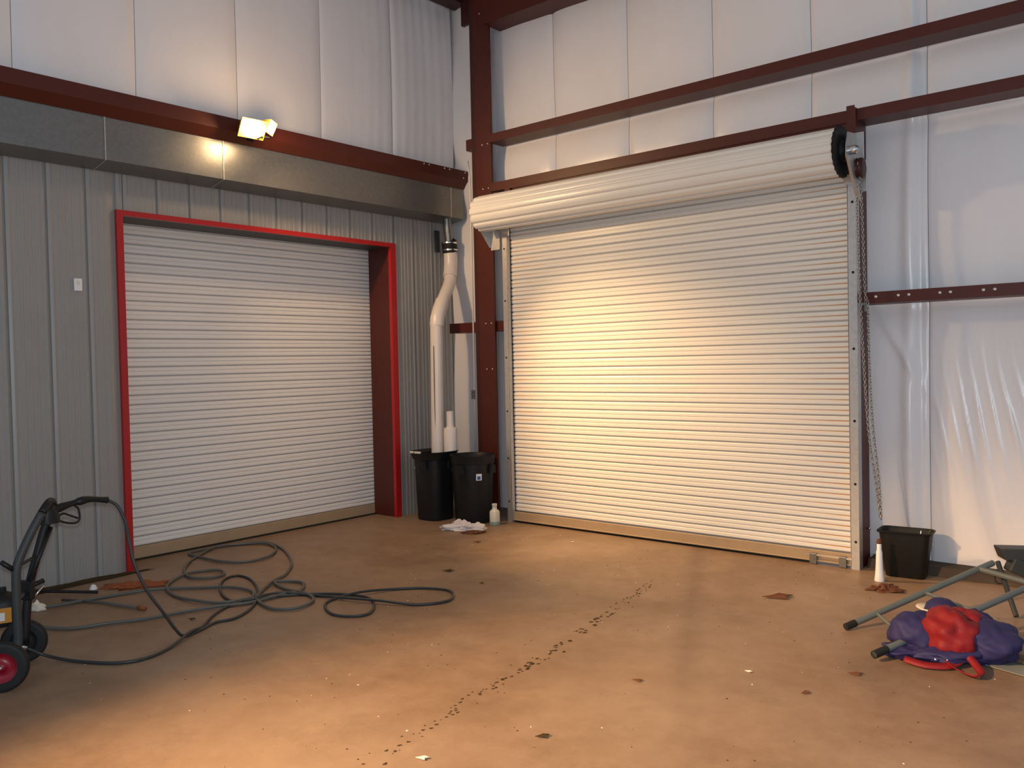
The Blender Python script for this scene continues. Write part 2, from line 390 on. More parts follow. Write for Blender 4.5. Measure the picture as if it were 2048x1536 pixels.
# coil of curtain above the door, with ribs like the slats
nr = 13; R0 = .185; V = []; F = []; I = []
pf = []
for k in range(nr):
    for (t, d) in ((0, -.017), (.08, -.015), (.15, -.004), (.24, 0), (.40, .001), (.55, .001), (.70, 0), (.80, -.004), (.88, -.014), (.95, -.017)):
        a = 2 * PI * (k + t) / nr; pf.append(((R0 + d) * math.cos(a), (R0 + d) * math.sin(a)))
coil = MB().prism(pf, -1.955, 1.775, 0)
oc = coil.make('curtain_coil', COILM, dr, loc=(0, -.235, 3.262))
sp_ = MB()
for s in (0,):
    pts = [(-1.958, .165 * (1 - t / 70) * math.cos(t * .35), .165 * (1 - t / 70) * math.sin(t * .35)) for t in range(0, 66)]
    sp_.tube(pts, .004, 5)
sp_.make('coil_end_spiral', DARK, dr, loc=(0, -.235, 3.262))
dd = MB()
teeth = []
for k in range(48):
    a = 2 * PI * k / 48; rr = .200 if k % 2 else .186; teeth.append((rr * math.cos(a), rr * math.sin(a)))
dd.prism(teeth, 1.777, 1.80, 0)
MBm = Matrix.Rotation(PI / 2, 4, 'Y')
dd.lathe([(.0, 1.83), (.06, 1.83), (.085, 1.80)], mtx=MBm, n=20)
autosmooth(dd.make('drive_drum', BLACKP, dr, loc=(0, -.235, 3.262)))
MB().tube([(1.78, 0, 0), (1.915, 0, 0)], .022, 14).make('axle_shaft', CHROME, dr, True, (0, -.235, 3.262))
MB().tube([(-2.03, 0, 0), (-1.9, 0, 0)], .022, 14).make('axle_shaft', CHROME, dr, True, (0, -.235, 3.262))
# right support bracket and chain hoist
bk = MB().prism([(.00, 3.43), (-.27, 3.40), (-.31, 3.30), (-.32, 3.20), (-.10, 2.93), (.0, 2.93)], 1.842, 1.848, 0)
bk.box((1.80, -.065, 3.19), (1.90, -.058, 3.43))
bk.prism([(-.20, 3.20), (-.34, 3.21), (-.10, 2.90), (-.02, 2.90)], 1.848, 1.868, 0)
bevel(bk.make('support_bracket', TRACK, dr), .003)
bevel(MB().box((1.855, -.045, 2.97), (1.912, -.035, 3.215)).make('hoist_guard_plate', TRACK, dr), .003)
MB().lathe([(0, .06), (.03, .06), (.034, .045), (.034, 0)], mtx=Matrix.Translation((1.845, -.235, 3.262)) @ MBm, n=16).make('shaft_collar', CHROME, dr, True)
MB().lathe([(0, .05), (.075, .05), (.08, .03), (.065, .02), (.08, .01), (.075, 0), (0, 0)], mtx=Matrix.Translation((1.862, -.12, 3.14)) @ MBm, n=24).make('chain_wheel', OXD, dr, True)
bl = MB().prism([(0.02, 3.40), (-.27, 3.38), (-.33, 3.22), (-.08, 2.93), (.02, 2.93)], -1.99, -1.984, 0).box((-1.984, -.06, 2.9), (-1.86, -.052, 3.1))
bl.make('support_bracket', TRACK, dr)

# ------------------------------------------------------------------ steel frame
def member(name, label, cat='beam'):
    return empty(name, label, cat)
def zgirt(root, x0, x1, zt_, y0=.03, y1=.27, fh=.09, m=OX):
    t = .008
    g = MB().box((x0, y0, zt_ - fh), (x1, y0 + t, zt_)).box((x0, y0 + t, zt_ - fh), (x1, y1, zt_ - fh + t)).box((x0, y0 + t, zt_ - t), (x1, y0 + .03, zt_))
    return g.make('girt_channel', m, root)
def bolts(root, pts, ax='y', rr=.011, name='bolt_hole', m=BOLT):
    b0 = None
    for p_ in pts:
        if b0 is None:
            mt = Matrix.Rotation(PI / 2, 4, 'X') if ax == 'y' else Matrix.Rotation(PI / 2, 4, 'Y')
            q = MB().lathe([(0, .006), (rr * .8, .006), (rr, .003), (rr, 0)], n=10, mtx=mt); b0 = q.make(name, m, root, True, p_)
        else: share(b0, name, root, p_)
g1 = member('steel_girt', 'topmost full dark red girt crossing the right wall')
zgirt(g1, 1.0, 12.5, 4.16)
g2 = member('steel_girt', 'dark red girt directly above the right door coil')
zgirt(g2, 1.0, 12.5, 3.635)
MB().box((1.24, .045, 3.36), (4.80, .053, 3.545)).box((1.24, .030, 3.538), (4.80, .045, 3.546)).box((1.24, .030, 3.36), (4.80, .045, 3.368)).make('header_channel', OX, g2)
g3 = member('steel_girt', 'dark red girt with bolt holes right of the door chain')
zgirt(g3, 4.885, 12.5, 2.19)
bolts(g3, [(x_, .03, 2.152) for x_ in (5.001, 5.167, 5.243, 5.46, 5.532, 5.75, 5.823, 6.05, 6.12)], rr=.012)
MB().box((4.875, .0, 2.09), (4.93, .03, 2.11)).box((4.925, -.01, 2.04), (4.933, .03, 2.13)).make('angle_clip', GALV, g3)
g4 = member('steel_girt', 'short dark red girt stub between the downpipe and the column')
MB().box((.26, .12, 2.045), (1.23, .128, 2.155)).box((.26, .128, 2.045), (1.23, .30, 2.053)).box((.26, .128, 2.147), (1.23, .16, 2.155)).make('girt_channel', OX, g4)
g5 = member('steel_girt', 'small dark red girt end poking left of the column high up')
MB().box((.58, .12, 4.07), (.80, .128, 4.19)).box((.58, .128, 4.07), (.80, .34, 4.078)).make('girt_channel', OX, g5)
# jamb posts
j = member('jamb_post', 'dark red steel jamb post behind the door chain', 'post')
MB().box((4.862, .0, 0), (4.870, .24, 3.64)).box((4.80, .0, 3.08), (4.862, .008, 3.66)).box((4.80, .232, 0), (4.862, .24, 3.64)).make('post_channel', OX, j)
MB().tube([(4.873, .17, .30), (4.90, .17, .30)], .008, 8).make('fixing_bolt', CHROME, j, True)
j2 = member('jamb_post', 'dark red steel jamb post left of the right roller door', 'post')
MB().box((1.245, .05, 0), (1.30, .056, 3.36)).box((1.245, .056, 0), (1.251, .12, 3.36)).box((1.225, .01, 3.40), (1.30, .03, 3.54)).make('post_channel', OX, j2)
# column
cl = member('steel_column', 'dark red steel column in the corner behind the bins', 'column')
MB().box((.76, .08, 0), (.985, .092, 6.4)).box((.775, .092, 0), (.970, .125, 6.4)).make('column_section', OX, cl)
MB().box((.695, .088, 0), (.76, .094, 6.4)).box((.695, .094, 0), (.702, .20, 6.4)).make('dark_side_strip', OXD, cl)  # separate strip; the column's unlit left side is put into its darker colour
bp = []
for z in (2.13, 1.63, 3.6, 4.08, 5.5):
    bp += [(.86, .078, z), (.94, .078, z)]
bolts(cl, bp, rr=.009, name='bolt_head')
ev = member('eave_beam', 'dark red eave beam running right from the column top')
MB().box((.985, .0, 5.33), (12.5, .30, 5.60)).make('beam_section', OX, ev)
el = member('eave_beam', 'dark red beam stub left of the column at the photo top')
MB().box((.12, -3, 5.85), (.33, .50, 6.15)).make('beam_section', OXD, el)
MB().box((.30, .38, 5.60), (.46, .62, 6.15)).make('knee_plate', OXD, el)
# left girt
gl = member('steel_girt', 'long dark red girt above the metal duct on the left wall')
t = .008
MB().prism([(.322, 3.815), (.33, 3.81), (.33, 3.925), (.28, 3.925), (.28, 3.917), (.322, 3.917)], -12, .44, 1).prism([(.33, 3.81), (.322, 3.815), (.252, 3.735), (.258, 3.728)], -12, .44, 1).box((.06, -12, 3.80), (.30, .44, 3.808)).make('girt_channel', OX, gl)
bolts(gl, [(.33, y_, 3.905) for y_ in (-.295, -.219, .024, .104, .36)] + [(.33, .33, 3.84)], ax='x', rr=.009)

# ------------------------------------------------------------------ metal duct under the left girt
du = empty('air_duct', 'galvanised sheet metal duct running under the left girt', 'duct')
ys = [-12, -10.0, -7.9, -5.8, -3.745, -2.70, .20, .405]
for a, b in zip(ys, ys[1:]):
    o = MB().prism([(.025, 3.345), (.25, 3.388), (.25, 3.79), (.025, 3.79)], a + .003, b - .003, 1).make('duct_section', GALV, du)
for yv in ys[1:-1]:
    MB().prism([(.02, 3.340), (.255, 3.383), (.255, 3.792), (.25, 3.792), (.25, 3.388), (.02, 3.345)], yv - .004, yv + .004, 1).make('standing_seam', TRACK, du)

# ------------------------------------------------------------------ downpipe
dpz = empty('downpipe', 'white plastic downpipe zigzagging from the duct into the left bin', 'pipe', (.36, -.22, 0))
def dp_(name, P, R_, m, n=24): return MB().tube([(x - .36, y_ + .22, z) for x, y_, z in P], R_, n).make(name, m, dpz, True)
autosmooth(dp_('metal_spout', [(.15, .22, 3.40), (.15, .255, 3.10)], .05, GALV))
autosmooth(dp_('rubber_coupling', [(.15, .25, 3.13), (.15, .253, 3.125), (.15, .27, 3.0), (.15, .272, 2.995)], [.07, .088, .088, .07], RUB))
for zz, yy in ((3.10, .256), (3.02, .268)): autosmooth(dp_('hose_clamp', [(.15, yy, zz + .008), (.15, yy, zz - .008)], .0905, CHROME))
up = spline([(.15, .272, 3.0), (.15, .272, 2.86), (.165, .25, 2.77), (.22, .17, 2.62), (.30, -.02, 2.42), (.35, -.13, 2.30), (.37, -.19, 2.2), (.372, -.21, 2.1)], 6)
autosmooth(dp_('offset_pipe', up, .070, PVC))
autosmooth(dp_('elbow_collar', [(.15, .272, 2.985), (.15, .272, 2.86), (.163, .252, 2.78), (.19, .215, 2.70)], .080, PVC))
autosmooth(dp_('elbow_collar', [(.31, -.045, 2.395), (.352, -.13, 2.30), (.372, -.19, 2.2), (.373, -.20, 2.12)], .080, PVC))
autosmooth(dp_('straight_pipe', [(.373, -.205, 2.14), (.38, -.235, .62)], .071, PVC))
MB().box((-.5, 0, 0), (.5, .004, 1), mtx=Matrix.Translation((.045, -.072, .75)) @ Matrix.Diagonal((.006, 1, 1.15, 1))).make('printed_line', BLACKP, dpz)
wb = MB().box((.03, .13, 3.0), (.05, .20, 3.25)).make('pipe_bracket', DGREY); tag(wb, 'small dark bracket plate on the panel wall behind the pipe coupling', 'bracket')
# thin light conduit by the column
cd = empty('conduit', 'thin pale conduit strip running down the left edge of the column', 'conduit')
MB().tube([(.62, .10, 3.95), (.655, .085, 3.75), (.672, .075, 3.6), (.676, .07, .6)], .009, 8).make('conduit_tube', PVC, cd, True)
bevel(MB().box((.635, .055, 1.30), (.685, .068, 1.40)).make('outlet_bracket', GALV, cd), .002)
bolts(cd, [(.66, .055, 1.37), (.66, .055, 1.33)], rr=.006, name='screw', m=DARK)

# ------------------------------------------------------------------ work light on the left girt
LX, LY, LZ = .46, -2.50, 3.815
wlp = empty('work_light', 'blazing twin head halogen work light clamped to the left girt', 'lamp', (LX, LY, LZ))
def head(dx, dy, dz, aim, sc=1.0):
    q = Vector(aim).normalized().to_track_quat('-Z', 'Y').to_matrix().to_4x4(); T = Matrix.Translation((dx, dy, dz)) @ q @ Matrix.Scale(sc, 4)
    hb = MB().add([T @ Vector(v) for v in [(-.085, -.06, 0), (.085, -.06, 0), (.085, .06, 0), (-.085, .06, 0), (-.055, -.035, .07), (.055, -.035, .07), (.055, .035, .07), (-.055, .035, .07)]],
                  [(4, 5, 6, 7), (0, 4, 7, 3), (1, 2, 6, 5), (0, 1, 5, 4), (3, 7, 6, 2)])
    for k in (-1, 0, 1): hb.box((-.04, k * .02 - .003, .07), (.04, k * .02 + .003, .085), mtx=T)
    hb.make('lamp_housing', YH, wlp)
    MB().lathe([(0, -.014), (.03, -.013), (.055, -.008), (.068, 0)], n=20, mtx=T @ Matrix.Diagonal((1.2, .85, 1, 1))).make('lamp_glass', LENS, wlp, True)
    return T
head(.04, -.05, .0, (.75, -.05, -.50), 1.45); head(.03, .15, .05, (.70, .50, -.40), 1.0)
MB().tube([(-.13, .03, -.02), (-.06, .03, -.05), (-.0, .03, -.06)], .012, 8).tube([(0, -.08, -.05), (0, .14, -.04)], .012, 8).make('lamp_stand', BLACKP, wlp, True)
MB().box((-.145, 0, -.06), (-.128, .06, .05)).make('clamp', BLACKP, wlp)
spot('work_light_beam', (LX + .09, LY + .17, LZ - .03), (3.2, .0, .45), 1180, (1.0, .62, .28), 53, 1.0, .07)
spot('work_light_beam', (LX + .10, LY - .07, LZ - .05), (2.6, -.2, 1.4), 165, (1.0, .62, .30), 150, .8, .07)
l = bpy.data.lights.new('work_light_spill', 'POINT'); l.energy = 16; l.color = (1.0, .64, .32); l.shadow_soft_size = .06
o = bpy.data.objects.new('work_light_spill', l); C.objects.link(o); o.location = (LX + .24, LY + .03, LZ - .02)

# ------------------------------------------------------------------ socket on the left wall
so = empty('power_socket', 'small white wall plate on the grey panels left of the red frame', 'socket', (.004, -3.89, 2.35))
bevel(MB().box((0, -.032, 0), (.012, .032, .10)).make('cover_plate', WHITE, so), .003)
MB().box((.012, -.010, .055), (.018, .012, .08)).make('rocker', CREAM, so)

# ------------------------------------------------------------------ large bins
def large_bin(name, label, x, y_, h, rb, rt, rim, sq):
    b = empty(name, label, 'bin', (x, y_, 0))
    body = MB().lathe([(0, .0), (rb * .96, 0), (rb, .02), (rt, h - .09), (rt + rim * .4, h - .085), (rt + rim * .9, h - .005), (rt + rim, h), (rt + rim * .9, h), (rt * .97, h - .03), (rb * .93, .03), (0, .03)], n=48, sq=sq)
    o = autosmooth(body.make('bin_body', BLACKP, b), 50)
    for a in (.2, 1.8, 3.3, 4.9):
        T = Matrix.Rotation(a, 4, 'Z') @ Matrix.Translation((rt + .004, 0, h - .16))
        MB().prism([(-.05, -.03), (.05, -.03), (.04, .06), (-.04, .06)], 0, .03, 0).make('handle', BLACKP, b).matrix_local = T
    return b
lb = large_bin('waste_bin', 'large black plastic bin with flared rim under the white downpipe', .42, -.33, .75, .17, .19, .045, 3.2)
MB().lathe([(0, .0), (.010, .002), (.016, .0)], n=10, mtx=Matrix.Translation((-.205, -.10, .56)) @ Matrix.Rotation(-PI / 2, 4, 'Y')).make('white_scrap', WHITE, lb)
rg = MB()
for (a, q) in ((-.13, .012), (-.02, .010), (-.06, .008)):
    rg.box((a, -.245, .735), (a + .05, -.235 + q, .757))
bevel(rg.make('torn_tape', tag(mat('pale_tape', (.6, .5, .42), .6)) if False else CREAM, lb), .004)
rbn = large_bin('waste_bin', 'large round black plastic bin with blue and white sticker beside the column', .885, -.215, .72, .195, .225, .02, 2.0)
st = MB().box((-.03, -.002, -.035), (.03, .002, .035)).make('sticker', WHITE, rbn)
st.matrix_local = Matrix.Translation((.195, -.115, .50)) @ Matrix.Rotation(math.radians(58), 4, 'Z') @ Matrix.Rotation(.1, 4, 'X')
s2 = MB().box((-.018, -.004, -.026), (.016, -.002, .01)).make('sticker_print', BLUE, st)
pv = empty('pipe_offcut', 'short white plastic pipe offcut standing in the left bin', 'pipe', (.55, -.20, .0))
autosmooth(MB().lathe([(0, .60), (.075, .60), (.075, .985), (.068, .995), (.045, 1.0), (.04, 1.03), (0.04, 1.175), (.034, 1.175), (.034, 1.05)], n=24).make('reducer_pipe', PVC, pv))

# bottle
bt = empty('plastic_bottle', 'empty pale plastic bottle standing before the round bin', 'bottle', (1.215, -.245, 0))
autosmooth(MB().lathe([(0, 0), (.043, 0), (.046, .008), (.046, .135), (.040, .15), (.022, .165), (.020, .195), (.024, .20), (.024, .222), (0, .222)], n=20, sq=3.5).make('bottle_body', CREAM, bt), 50)
autosmooth(MB().lathe([(0.0455, .002), (.0475, .004), (.0475, .035), (.0455, .037)], n=20, sq=3.5).make('bottle_base', TEAL, bt))

# crumpled things
def crumple(name, m, c, sx, sy, sz, seed, label, cat, parent=None, nn=28, amp=.35, rot=0):
    V = []; F = []; k = nn
    for i in range(k + 1):
        for q in range(k * 2):
            th = PI / 2 * i / k; ph = 2 * PI * q / (2 * k)
            v = Vector((math.sin(th) * math.cos(ph), math.sin(th) * math.sin(ph), math.cos(th)))
            d = 1 + amp * noise.noise(v * 2.1 + Vector((seed, seed * 2, 0))) + amp * .5 * noise.noise(v * 5.3 + Vector((seed * 3, 0, 1)))
            zz = max(0, v.z * sz * (1 + 1.4 * amp * noise.noise(v * 3 + Vector((0, seed, 3)))))
            V.append((v.x * d * sx, v.y * d * sy, zz + .002))
    for i in range(k):
        for q in range(2 * k): F.append((i * 2 * k + q, (i + 1) * 2 * k + q, (i + 1) * 2 * k + (q + 1) % (2 * k), i * 2 * k + (q + 1) % (2 * k)))
    o = ob(name, V, F, m, parent, True); o.location = c; o.rotation_euler = (0, 0, rot)
    if label: tag(o, label, cat)
    return o
crumple('cloth_rag', RAG, (1.12, -.63, 0), .21, .075, .075, 3, 'crumpled white rag on the floor in front of the two bins', 'rag', amp=.7, rot=.72)
crumple('leaf_litter', LEAF, (1.33, -.70, 0), .10, .05, .02, 5, 'small heap of brown litter beside the white rag', 'debris', amp=.9, rot=.7)
crumple('orange_rag', ORANGE, (.52, -3.76, 0), .20, .11, .015, 8, 'flattened rusty orange rag by the foot of the red frame', 'rag', amp=.9, rot=.9)
crumple('white_lump', WHITE, (.36, -4.00, 0), .028, .028, .035, 2, 'small white lump left of the orange rag', 'debris', amp=.3, nn=10)
crumple('paper_scrap', CREAM, (.62, -4.50, 0), .06, .035, .055, 6, 'crumpled pale paper scrap behind the hose trolley frame', 'debris', amp=.4, nn=12, rot=.8)
crumple('dark_ridge', DIRT, (.09, -4.15, 0), .055, .70, .016, 11, 'low dark ridge along the foot of the left wall', 'dirt', amp=.5)['kind'] = 'stuff'  # thin dark strip along the wall foot
crumple('bark_clump', LEAF, (5.21, -.53, 0), .10, .055, .035, 15, 'dark reddish clump on the floor in front of the small bin', 'debris', amp=.9, nn=16, rot=.4)
def leaf(x, y_, s_, rz, label, m=LEAF):
    P = [(-1, 0), (-.4, .22), (.2, .38), (.75, .30), (1, .1), (.7, -.1), (.35, -.2), (.45, -.55), (.1, -.42), (-.4, -.16)]
    V = [(a * s_, b * s_, .004 + .25 * s_ * (math.sin(a * 3 + b * 4) * .3 + .25)) for a, b in P]; n = len(V)
    V += [(a, b, c + .003) for a, b, c in V]
    F = [tuple(range(n - 1, -1, -1)), tuple(range(n, 2 * n))] + [(k, (k + 1) % n, n + (k + 1) % n, n + k) for k in range(n)]
    o = ob('fallen_leaf', V, F, m); o.location = (x, y_, .002); o.rotation_euler = (0, 0, rz); tag(o, label, 'leaf', 'scraps on the floor'); return o
leaf(4.68, -1.15, .115, .75, 'largest curled brown leaf on the open floor left of the metal frame')
leaf(4.732, -3.086, .03, .4, 'small reddish scrap right of the pitted line in the middle floor')
leaf(4.751, -3.92, .035, .9, 'small dark scrap near the bottom edge right of the pitted line', DIRT)
leaf(5.60, -2.31, .04, .5, 'flat reddish scrap in front of the red bag strap')
leaf(5.49, -2.72, .03, 1.2, 'tiny brown scrap nearest the bottom right of the floor')
leaf(5.138, -2.617, .02, .2, 'tiny pale scrap right of the dark band on the floor', CREAM)
leaf(2.232, -1.969, 0.0001 + .05, .6, 'dark scrap between the hose loop and the bins', DIRT)
leaf(2.403, -.491, .016, .3, 'tiny shiny scrap near the left foot of the right door', CREAM)
leaf(4.475, -4.404, .03, .6, 'pale chip beside the pitted line at the bottom edge', CREAM)
leaf(1.66, -1.0, .04, .4, 'thin brown scrap in front of the litter heap')
leaf(2.72, -2.1, .02, .4, 'tiny scrap right of the long hose loop', DIRT)
leaf(1.75, -3.95, .03, .4, 'small dark scrap between the two parallel hose runs', DIRT)

# row of pits in the slab
J = [(4.357,-4.622),(4.342,-4.484),(4.320,-4.392),(4.283,-4.267),(4.242,-3.997),(4.172,-3.818),(4.149,-3.583),(4.137,-3.363),(4.118,-3.231),(4.080,-2.999),(4.040,-2.747),(4.015,-2.609),(3.956,-2.303),(3.871,-1.933),(3.737,-1.239)]
pm = MB(); cum = [0]
for a, b in zip(J, J[1:]): cum.append(cum[-1] + math.dist(a, b))
rnd = random.Random(3)
for k in range(150):
    s_ = rnd.random() ** .95 * cum[-1]
    i = max(q for q in range(len(J)) if cum[q] <= s_ + 1e-6); i = min(i, len(J) - 2)
    t_ = (s_ - cum[i]) / (cum[i + 1] - cum[i]); x = J[i][0] + (J[i + 1][0] - J[i][0]) * t_ + rnd.gauss(0, .022); y_ = J[i][1] + (J[i + 1][1] - J[i][1]) * t_
    if 1.9 < s_ < 2.02: continue
    rr = rnd.uniform(.003, .011) * (1.35 if 1.3 < s_ < 2.6 else .85); ph = rnd.random() * 6
    n = 8; V = [(x, y_, .0035)] + [(x + rr * (1 + .4 * math.sin(q * 2.3 + ph)) * math.cos(2 * PI * q / n), y_ + rr * 1.3 * (1 + .4 * math.cos(q * 1.7 + ph)) * math.sin(2 * PI * q / n), .0005) for q in range(n)]
    pm.add(V, [(0, 1 + q, 1 + (q + 1) % n) for q in range(n)])
tag(pm.make('dirt_crumbs', DIRT), 'line of dark dirt crumbs and pits crossing the middle of the floor', 'dirt', kind='stuff')
gm = MB()
for k in range(420):
    x = rnd.uniform(.5, 6.5); y_ = rnd.uniform(-5, -.2); rr = rnd.uniform(.0015, .006)
    if x < 2 and y_ < -3: continue
    n = 6; V = [(x, y_, .003)] + [(x + rr * rnd.uniform(.6, 1.5) * math.cos(2 * PI * q / n), y_ + rr * rnd.uniform(.6, 1.5) * math.sin(2 * PI * q / n), .0004) for q in range(n)]
    gm.add(V, [(0, 1 + q, 1 + (q + 1) % n) for q in range(n)], 1 if rnd.random() < .2 else 0)
tag(gm.make('floor_grit', [DIRT, CREAM]), 'fine grit scattered over the whole floor', 'grit', kind='stuff')

# ------------------------------------------------------------------ small bin, cone, chain
sb = empty('small_bin', 'small open black rectangular waste bin against the right wall', 'bin', (5.215, .0, 0), rz=.10)
def rrect(wx, wy, rad, n=6):
    P = []
    for cx, cy, a0 in ((wx - rad, wy - rad, 0), (-wx + rad, wy - rad, PI / 2), (-wx + rad, -wy + rad, PI), (wx - rad, -wy + rad, 1.5 * PI)):
        for k in range(n + 1): a = a0 + PI / 2 * k / n; P.append((cx + rad * math.cos(a), cy + rad * math.sin(a)))
    return P
V = []; F = []
lay = [(.135, .085, .0), (.14, .09, .008), (.180, .108, .335), (.193, .120, .34), (.196, .122, .35), (.186, .113, .355), (.172, .102, .335), (.132, .082, .012)]
for (wx, wy, z) in lay: V += [(a, b, z + .0) for a, b in rrect(wx, wy, .045)]
n = len(rrect(1, 1, .1))
for k in range(len(lay) - 1):
    for q in range(n): F.append((k * n + q, k * n + (q + 1) % n, (k + 1) * n + (q + 1) % n, (k + 1) * n + q))
F.append(tuple(range(n - 1, -1, -1))); F.append(tuple((len(lay) - 1) * n + q for q in range(n)))
autosmooth(ob('bin_body', V, F, BIN, sb), 50)
st_ = MB().tube([(.08, .02, .2), (.115, -.03, .365)], .004, 6).make('wire_stick', CHROME, None, True); st_.parent = None
st_.location = (5.215, 0, 0); tag(st_, 'thin pale stick poking out of the small black bin', 'stick')
cn = empty('caulk_nozzle', 'tall narrow white cone standing in front of the small bin', 'cone', (5.10, -.275, 0))
autosmooth(MB().lathe([(0, 0), (.034, 0), (.036, .006), (.030, .05), (.025, .13), (.022, .22), (.017, .235), (.016, .30), (.012, .305), (0, .303)], n=20).make('cone_body', WHITE, cn))
MB().lathe([(.0165, .28), (.0175, .285), (.0165, .315), (0, .318)], n=12).make('brown_tip', LEAF, cn, True)

def chain(P, pitch=.024):
    P = [Vector(p) for p in P]; out = MB(); acc = 0; k = 0
    L = [0]
    for a, b in zip(P, P[1:]): L.append(L[-1] + (b - a).length)
    s_ = 0
    while s_ < L[-1] - .001:
        i = max(q for q in range(len(L)) if L[q] <= s_ + 1e-9); i = min(i, len(P) - 2); t_ = (s_ - L[i]) / (L[i + 1] - L[i]); c = P[i].lerp(P[i + 1], t_); d = (P[i + 1] - P[i]).normalized()
        a = Vector((1, 0, 0)) if k % 2 else Vector((0, 1, 0)); sd = (a - d * a.dot(d)).normalized()
        ring = [c + d * math.cos(2 * PI * q / 8) * pitch * .68 + sd * math.sin(2 * PI * q / 8) * pitch * .38 for q in range(9)]
        out.tube(ring, .0032, 5, cap=False); s_ += pitch; k += 1
    return out
cA = spline([(4.93, -.13, 3.16), (4.905, -.09, 2.94), (4.908, -.08, 2.44), (4.925, -.08, 1.93), (4.966, -.08, 1.157), (5.020, -.085, .734), (5.058, -.09, .448)], 6)
cB = spline([(5.062, -.095, .448), (5.045, -.085, .736), (5.003, -.08, 1.158), (4.978, -.07, 1.66), (4.967, -.06, 2.084), (4.948, -.06, 2.2), (4.935, -.09, 2.932), (4.94, -.17, 3.16)], 6)
hc = chain(cA); hb2 = chain(cB); hc.add(hb2.V, hb2.F)
tag(hc.make('hoist_chain', CHAIN, None, True), 'long looped steel hoist chain hanging beside the right door', 'chain')

# ------------------------------------------------------------------ hoses
P1 = [(1.860,-4.538,0.907),(1.880,-4.487,0.864),(1.920,-4.462,0.772),(1.970,-4.465,0.660),(2.020,-4.457,0.511),(2.06,-4.40,0.34),(2.08,-4.32,0.20),(2.08,-4.24,.07)]
P2 = [(2.07,-4.18,.013),(2.034,-4.052,0.011),(1.965,-3.905,0.011),(1.984,-3.768,0.011),(1.878,-3.585,0.011),(1.693,-3.409,0.011),(1.421,-3.232,0.011),(1.130,-3.107,0.011),(0.944,-3.104,0.011),(0.962,-3.228,0.011),(1.170,-3.395,0.02),(1.415,-3.512,0.011),(1.619,-3.543,0.011),(1.716,-3.441,0.025),(1.762,-3.260,0.011),(1.950,-3.040,0.011),(2.156,-2.925,0.011),(2.344,-2.903,0.011),(2.533,-3.016,0.011),(2.645,-3.169,0.011),(2.584,-3.271,0.011),(2.450,-3.313,0.011),(2.260,-3.231,0.011),(2.160,-3.101,0.011),(2.206,-2.872,0.025),(2.313,-2.623,0.011),(2.477,-2.469,0.011),(2.656,-2.410,0.011),(2.795,-2.494,0.011),(2.859,-2.640,0.011),(2.740,-2.819,0.011),(2.500,-2.933,0.025),(2.222,-3.024,0.02),(1.923,-3.110,0.011),(1.739,-3.244,0.03),(1.674,-3.455,0.02),(1.691,-3.647,0.011),(1.815,-3.836,0.011),(1.998,-4.014,0.018),(2.077,-4.145,0.03),(2.205,-4.346,0.011),(2.272,-4.536,0.011),(2.205,-4.680,0.011),(1.978,-4.809,0.011),(1.809,-4.894,0.03),(1.76,-4.985,0.09)]
ph = MB().tube(spline(P1 + P2, 8), .0098, 8).make('pressure_hose', HOSE, None, True); tag(ph, 'black pressure hose looping from the spray gun across the floor', 'hose')
G = [(0.609,-4.499),(0.676,-4.373),(0.699,-4.099),(0.817,-3.774),(1.055,-3.496),(1.248,-3.357),(1.453,-3.314),(1.600,-3.378),(1.644,-3.477),(1.565,-3.630),(1.378,-3.719),(1.113,-3.731),(0.866,-3.668),(0.669,-3.515),(0.574,-3.348),(0.559,-3.215),(0.676,-3.111),(0.821,-3.151),(0.848,-3.271),(0.728,-3.376),(0.479,-3.314),(0.218,-3.134),(0.040,-2.959),(-0.184,-2.641),(-0.125,-2.413),(0.058,-2.259),(0.321,-2.315),(0.564,-2.543),(0.587,-2.760),(0.437,-2.911),(0.070,-2.938),(-0.149,-2.922),(-0.183,-2.744),(-0.166,-2.442),(0.018,-2.232),(0.391,-2.292),(0.923,-2.568),(1.231,-2.838),(1.376,-3.064),(1.624,-3.360),(1.815,-3.464),(2.008,-3.490),(2.134,-3.413),(2.127,-3.282),(2.033,-3.161),(1.869,-3.116),(1.624,-3.121),(1.406,-3.061),(1.497,-2.940),(1.645,-2.962),(1.761,-3.092),(1.762,-3.260),(1.744,-3.500),(1.658,-3.686),(1.563,-3.935),(1.511,-4.158),(1.417,-4.351),(1.309,-4.563),(1.093,-4.696)]
gh = MB().tube(spline([(a, b, .0125 + .008 * math.sin(k * 1.7) ** 2) for k, (a, b) in enumerate(G)], 7), .0115, 8).make('garden_hose', GHOSE, None, True); tag(gh, 'dusty grey hose lying in tangled loops before the left door', 'hose')
rd = empty('loose_pipe_rod', 'thin dark rod with rusty tip lying under the hoses', 'rod')
MB().tube([(.53, -4.30, .016), (.82, -4.155, .014), (1.22, -4.05, .016)], .010, 8).make('rod_body', GHOSE, rd, True)
MB().tube([(1.20, -4.055, .016), (1.27, -4.035, .016)], .014, 8).make('rusty_tip', ORANGE, rd, True)
rd2 = tag(MB().tube([(.20, -4.40, .05), (.55, -4.05, .02)], .012, 8).make('short_rod', DARK, None, True), 'short black rod lying against the left wall foot', 'rod')

